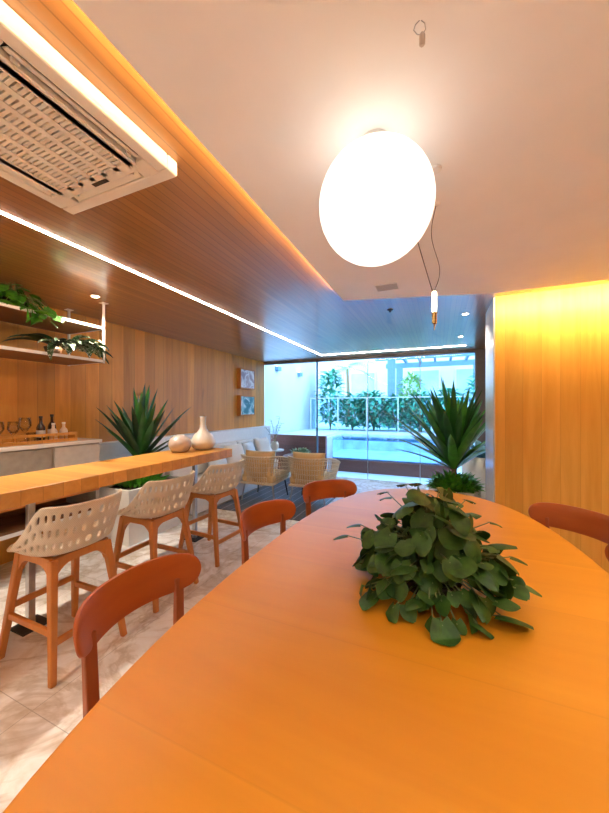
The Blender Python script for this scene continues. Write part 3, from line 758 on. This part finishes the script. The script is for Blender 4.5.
# rope armchairs (local: faces +X)
def make_armchair(label):
    t = thing('rope_armchair', label, 'armchair', (0, 0, 0), 0, 'rope armchairs in the lounge')
    def U(s, off=0):     # plan of the back/arms: s -1..1 from one arm tip round the back to the other
        a = s*math.radians(150)
        return Vector((-.05-(.30+off)*cos(a)*1.0 if abs(a) < PI/2 else -.05+(.30+off)*abs(cos(a))*1.15, (.33+off)*math.copysign(min(1, abs(sin(min(abs(a), PI/2)))+0), s), 0))
    def topz(s): return .70-.13*max(0, (abs(s)-.42)/.58)**1.3
    N = 60; S = [-1+2*i/N for i in range(N+1)]
    b = BM(); tube(b, [U(s, .03)+Vector((0, 0, topz(s))) for s in S], .013, 8); obj('top_rail', b, M['rattan'], t, smooth=True)
    b = BM(); tube(b, [U(s, -.03)+Vector((0, 0, .30)) for s in S]+[U(-1, -.03)+Vector((0, 0, .30))], .013, 8); obj('seat_rail', b, M['rattan'], t, smooth=True)
    b = BM(); K = 46
    for i in range(K+1):
        s = -1+2*i/K; p0 = U(s, -.03)+Vector((0, 0, .30)); p1 = U(s, .03)+Vector((0, 0, topz(s)))
        tg = (U(min(1, s+.01))-U(max(-1, s-.01))).normalized(); nn = Vector((tg.y, -tg.x, 0))
        beam(b, p0, p1, .0115, .008, up=nn)
    for q in (.22, .42, .60, .78, .92):
        tube(b, [U(s, -.03+.06*q)+Vector((0, 0, .30+(topz(s)-.30)*q)) for s in S], .006, 6)
    obj('woven_rope', b, M['rattan'], t)
    b = BM(); box(b, -.30, .28, -.28, .28, .27, .30); obj('seat_frame', b, M['rattan'], t, bevel=.01)
    b = BM(); box(b, -.28, .29, -.275, .275, .30, .42); obj('seat_cushion', b, M['tan'], t, bevel=.04, bseg=4, smooth=True)
    b = BM(); pillow(b, (0, 0, 0), .44, .52, .15)
    bmesh.ops.rotate(b, verts=b.verts, cent=(0, 0, 0), matrix=Matrix.Rotation(math.radians(102), 3, 'Y')); bmesh.ops.translate(b, verts=b.verts, vec=(-.21, 0, .56)); obj('back_cushion', b, M['tan'], t, smooth=True)
    for sx in (-1, 1):
        for sy in (-1, 1):
            b = BM(); tube(b, [(sx*.22, sy*.24, .28), (sx*.26, sy*.28, 0)], [.014, .011], 8); obj('leg', b, M['dark'] if sx > 0 else M['metal'], t)
    return t
a0 = make_armchair('woven rope armchair nearer the sofa, left of the pair'); a0.location = (-2.59, 4.50, .010); a0.rotation_euler.z = PI/2+.04
dup(a0, (-1.82, 4.62, .010), PI/2+.03, 'woven rope armchair right of the pair, by the open floor', 'rope armchairs in the lounge')
t = thing('coffee_table', 'low dark timber coffee table between armchairs and window', 'table', (-2.45, 5.62, .010))
b = BM(); lathe(b, [(0, .50), (.34, .50), (.35, .51), (.35, .53), (0, .535)], 40); obj('table_top', b, M['poolwood'], t)
for k in range(3):
    a = k*2*PI/3+.4; b = BM(); tube(b, [(.2*cos(a), .2*sin(a), .5), (.28*cos(a), .28*sin(a), 0)], [.018, .013], 8); obj('leg', b, M['dark'], t)
t = thing('succulent_bowl', 'pale bowl of grey-green succulents on the coffee table', 'plant', (-2.45, 5.58, .545))
b = BM(); lathe(b, [(.08, 0), (.12, .01), (.17, .055), (.16, .055), (.12, .03), (0, .03)], 28, cap=False); obj('bowl', b, M['ceramic'], t, smooth=True)
b = BM(); tufts(b, rnd(17), 150, .15, .035, .10, .045, 80, 'oval', .04); obj('foliage', b, M['succ'], t, smooth=True)
# pale planter in the recess right of the tall plant
t = thing('white_planter', 'low white planter of blue-green leaves beside the window column', 'plant', (.62, 5.75, 0))
b = BM(); lathe(b, [(.18, 0), (.24, .02), (.30, .40), (.31, .70), (.28, .70), (.27, .62), (0, .62)], 36, cap=False); obj('pot', b, M['pot'], t, smooth=True)
r = rnd(31); b = BM()
for k in range(26):
    a = k*2.4; el = r.uniform(.5, 1.3); leaf(b, (.05*cos(a), .05*sin(a), .62), (cos(a)*cos(el), sin(a)*cos(el), sin(el)), r.uniform(.3, .5), .11, r.uniform(.5, 1.3), 6, .2, 'oval')
obj('foliage', b, M['tealleaf'], t, smooth=True)

# ------------------------------------------------------------------ outside
b = BM(); box(b, -14, 12, YF+.1, 26, -.12, -.02); struct('ground', b, M['outgrey'])
b = BM(); box(b, -4.1, -3.9, YF+.1, 10.2, -.02, 4.2); struct('wall_outside', b, M['outwhite'])
b = BM(); box(b, -8, 8, 9.15, 15.0, -.02, .76); struct('ground.001', b, M['outgrey'])
t = thing('plunge_pool', 'raised plunge pool with clear front and dark timber base', 'pool', (-1.7, 8.1, -.02))
b = BM(); box(b, -2.15, 1.95, -.80, .90, .0, .30); box(b, -2.15, 1.95, .78, .90, .30, .80); box(b, 1.72, 1.95, -.83, .78, .30, .80); box(b, -2.15, -.85, -.82, .78, .30, .78); obj('basin', b, M['tile'], t)
b = BM(); box(b, -2.15, -.65, -1.35, -1.25, .0, .84); obj('timber_cladding', b, M['poolwood'], t)
b = BM(); box(b, -.65, 2.0, -.92, -.80, 0, .27); obj('base', b, M['poolwood'], t)
b = BM(); box(b, -.65, 1.72, -.84, -.82, .27, .79); obj('clear_front', b, M['water'], t)
b = BM(); box(b, 1.72, 2.0, -.845, -.83, .27, .81); box(b, -2.15, 2.0, .78, .86, .80, .82); box(b, -2.15, -.65, -1.25, -.83, 0, .80); box(b, -2.15, -.85, -.83, .78, .78, .80); obj('coping', b, M['outwhite'], t)
b = BM(); box(b, -.84, 1.715, -.81, .775, .72, .735); obj('water', b, M['water'], t)
# glass railing along the far side of the pool
t = thing('glass_railing', 'frameless glass railing with slim posts along the far pool edge', 'railing', (0, 9.0, .80))
px = [-3.6, -2.75, -1.9, -1.05, -.2, .65]
b = BM(); box(b, px[0]-.02, px[-1]+.02, -.018, .018, .93, .955); obj('top_rail', b, M['outwhite'], t)
for i, x in enumerate(px):
    b = BM(); box(b, x-.014, x+.014, -.012, .012, 0, .93); obj('post', b, M['outgrey'], t)
    if i: b = BM(); box(b, px[i-1]+.03, x-.03, -.005, .005, .04, .90); obj('glass_panel', b, M['railglass'], t)
for i, (y, z) in enumerate(((7.35, 2.47), (8.75, 2.46))):
    t = thing('wall_lamp', ('dark box wall lamp on the outdoor white wall, nearer the room', 'dark box wall lamp on the outdoor white wall, farther along')[i], 'lamp', (-3.9, y, z), 0, 'outdoor wall lamps')
    b = BM(); box(b, 0, .10, -.09, .09, -.06, .05); obj('housing', b, M['outblue'], t)
    b = BM(); box(b, .02, .08, -.07, .07, .05, .056); obj('diffuser', b, M['sconce'], t)
# neighbouring building
t = thing('white_building', 'pale building with blue panes behind the garden', 'building', (0, 15.2, 0))
b = BM(); box(b, -9, 7, 0, .4, -.02, 7.5); obj('wall', b, M['outwhite'], t)
for x in (-5.0, -3.4, -.6, 1.2, 3.2):
    for z in (1.2, 4.3):
        b = BM(); box(b, x-.62, x+.62, -.05, 0, z-.06, z+1.96); o = obj('window', b, M['outgrey'], t)
        b = BM(); box(b, x-.55, x+.55, -.07, -.05, z, z+1.9); obj('pane', b, M['outpane'], o)
# pergola with its columns
t = thing('garden_pergola', 'blue-grey pergola with slatted roof over the garden', 'pergola', (-.6, 11.4, .76))
for x in (-.95, 1.9, 4.6):
    for y in (0, 2.4):
        b = BM(); box(b, x-.12, x+.12, y-.12, y+.12, 0, 2.35); obj('column', b, M['outblue'], t)
for y in (0, 2.4):
    b = BM(); box(b, -1.5, 5.2, y-.06, y+.06, 2.35, 2.55); obj('beam', b, M['outblue'], t)
b = BM()
for k in range(12): box(b, -1.3+k*.56, -1.22+k*.56, -1.0, 3.0, 2.55, 2.67)
obj('roof_slats', b, M['outblue'], t)
# garden planting
def shrub(x, y, z, rr, h, seed, m, label, n=420, name='garden_shrub'):
    t = thing(name, label, 'plant', (x, y, z), 0, 'garden shrubs behind the railing')
    r = rnd(seed); b = BM(); s_ = BM()
    for k in range(5):
        a = k*1.256; tube(s_, [(0, 0, 0), (.3*rr*cos(a), .3*rr*sin(a), h*.4), (.55*rr*cos(a), .55*rr*sin(a), h*.75)], [.02, .014, .008], 5)
    for k in range(n):
        a = r.uniform(0, 2*PI); u = r.uniform(-.9, 1); q = math.sqrt(1-u*u)*r.uniform(.55, 1)
        p = (rr*q*cos(a), rr*q*sin(a), h*.52+h*.46*u)
        el = r.uniform(-.4, .9)
        leaf(b, p, (cos(a)*cos(el), sin(a)*cos(el), sin(el)), r.uniform(.16, .32), r.uniform(.07, .12), r.uniform(.3, 1.2), 3, .15, 'oval')
    obj('foliage', b, m, t, smooth=True); obj('stems', s_, M['bark'], t)
sh = [(-3.25, 9.8, .45, 1.9, 'shrub', 'tall shrub with haze-blued leaves beside the outdoor white wall'), (-2.55, 9.9, .5, 1.1, 'shrub', 'low shrub behind the railing, second from white wall'), (-1.85, 9.75, .5, 1.15, 'shrub', 'round shrub behind the railing, third from white wall'),
      (-1.2, 10.0, .5, 1.0, 'shrub', 'low shrub left of the pergola column'), (-.5, 9.8, .5, 1.1, 'shrub', 'shrub behind the railing, right of the pergola column'), (.25, 9.9, .5, 1.2, 'shrub', 'shrub behind the railing, hidden partly by tall plant'),
      (-1.0, 12.6, .6, 1.9, 'shrub2', 'yellow-green bush under the pergola roof'), (-2.6, 12.5, .6, 1.3, 'shrub', 'deep shrub at the foot of the pale building'), (1.2, 10.1, .6, 1.8, 'shrub', 'tall shrub at the right end of the garden')]
for i, (x, y, rr, h, m, lab) in enumerate(sh): shrub(x, y, .76, rr*.75, h, 50+i, M[m], lab)
t = thing('palm_tree', 'slender palm with yellow-green fronds beside the outdoor white wall', 'tree', (-3.1, 11.3, .76))
b = BM(); tube(b, [(0, 0, 0), (.05, 0, 1.0), (.0, 0, 2.1)], [.08, .06, .05], 8); obj('trunk', b, M['bark'], t)
b = BM(); r = rnd(77)
for k in range(14):
    a = k*2.4; el = r.uniform(.1, 1.0)
    d = Vector((cos(a)*cos(el), sin(a)*cos(el), sin(el))); p = Vector((0, 0, 2.08)); sd = d.cross(Vector((0, 0, 1))).normalized()
    for j in range(10):
        p = p+d*.1; d = Matrix.Rotation(-.13, 3, sd) @ d
        for s in (-1, 1): leaf(b, p, d*.5+sd*s*.8, .30*(1-abs(j-4)/9), .035, .6, 3, .1, 'oval')
obj('fronds', b, M['shrub2'], t)

# ------------------------------------------------------------------ daylight
w = bpy.data.worlds.new('World'); bpy.context.scene.world = w; w.use_nodes = True
wt = w.node_tree; bg = wt.nodes['Background']
tc = wt.nodes.new('ShaderNodeTexCoord'); sp = wt.nodes.new('ShaderNodeSeparateXYZ'); wt.links.new(tc.outputs['Generated'], sp.inputs[0])
rp = wt.nodes.new('ShaderNodeValToRGB'); e = rp.color_ramp.elements
e[0].position = 0; e[0].color = (.58, .80, 1, 1); e[1].position = .6; e[1].color = (.34, .64, 1, 1)
wt.links.new(sp.outputs[2], rp.inputs[0]); wt.links.new(rp.outputs[0], bg.inputs[0]); bg.inputs[1].default_value = 3.7
pl = area('window_portal', (-1.55, YF+.2, 1.25), (math.radians(-90), 0, 0), 4.3, 2.4, 1, (1, 1, 1)); pl.data.cycles.is_portal = True

# ------------------------------------------------------------------ camera
f = 320.; th = math.atan(135.5/f)
cam = bpy.data.cameras.new('Camera'); co = bpy.data.objects.new('Camera', cam); C.objects.link(co)
co.location = (0, 0, 1.45); co.rotation_euler = (PI/2, 0, th)
cam.sensor_fit = 'VERTICAL'; cam.sensor_height = 24; cam.lens = 24*f/813; cam.shift_y = 1.5/813; cam.clip_start = .02
sc = bpy.context.scene; sc.camera = co
sc.view_settings.view_transform = 'Standard'; sc.view_settings.look = 'None'; sc.view_settings.gamma = 1; sc.view_settings.exposure = 1.4
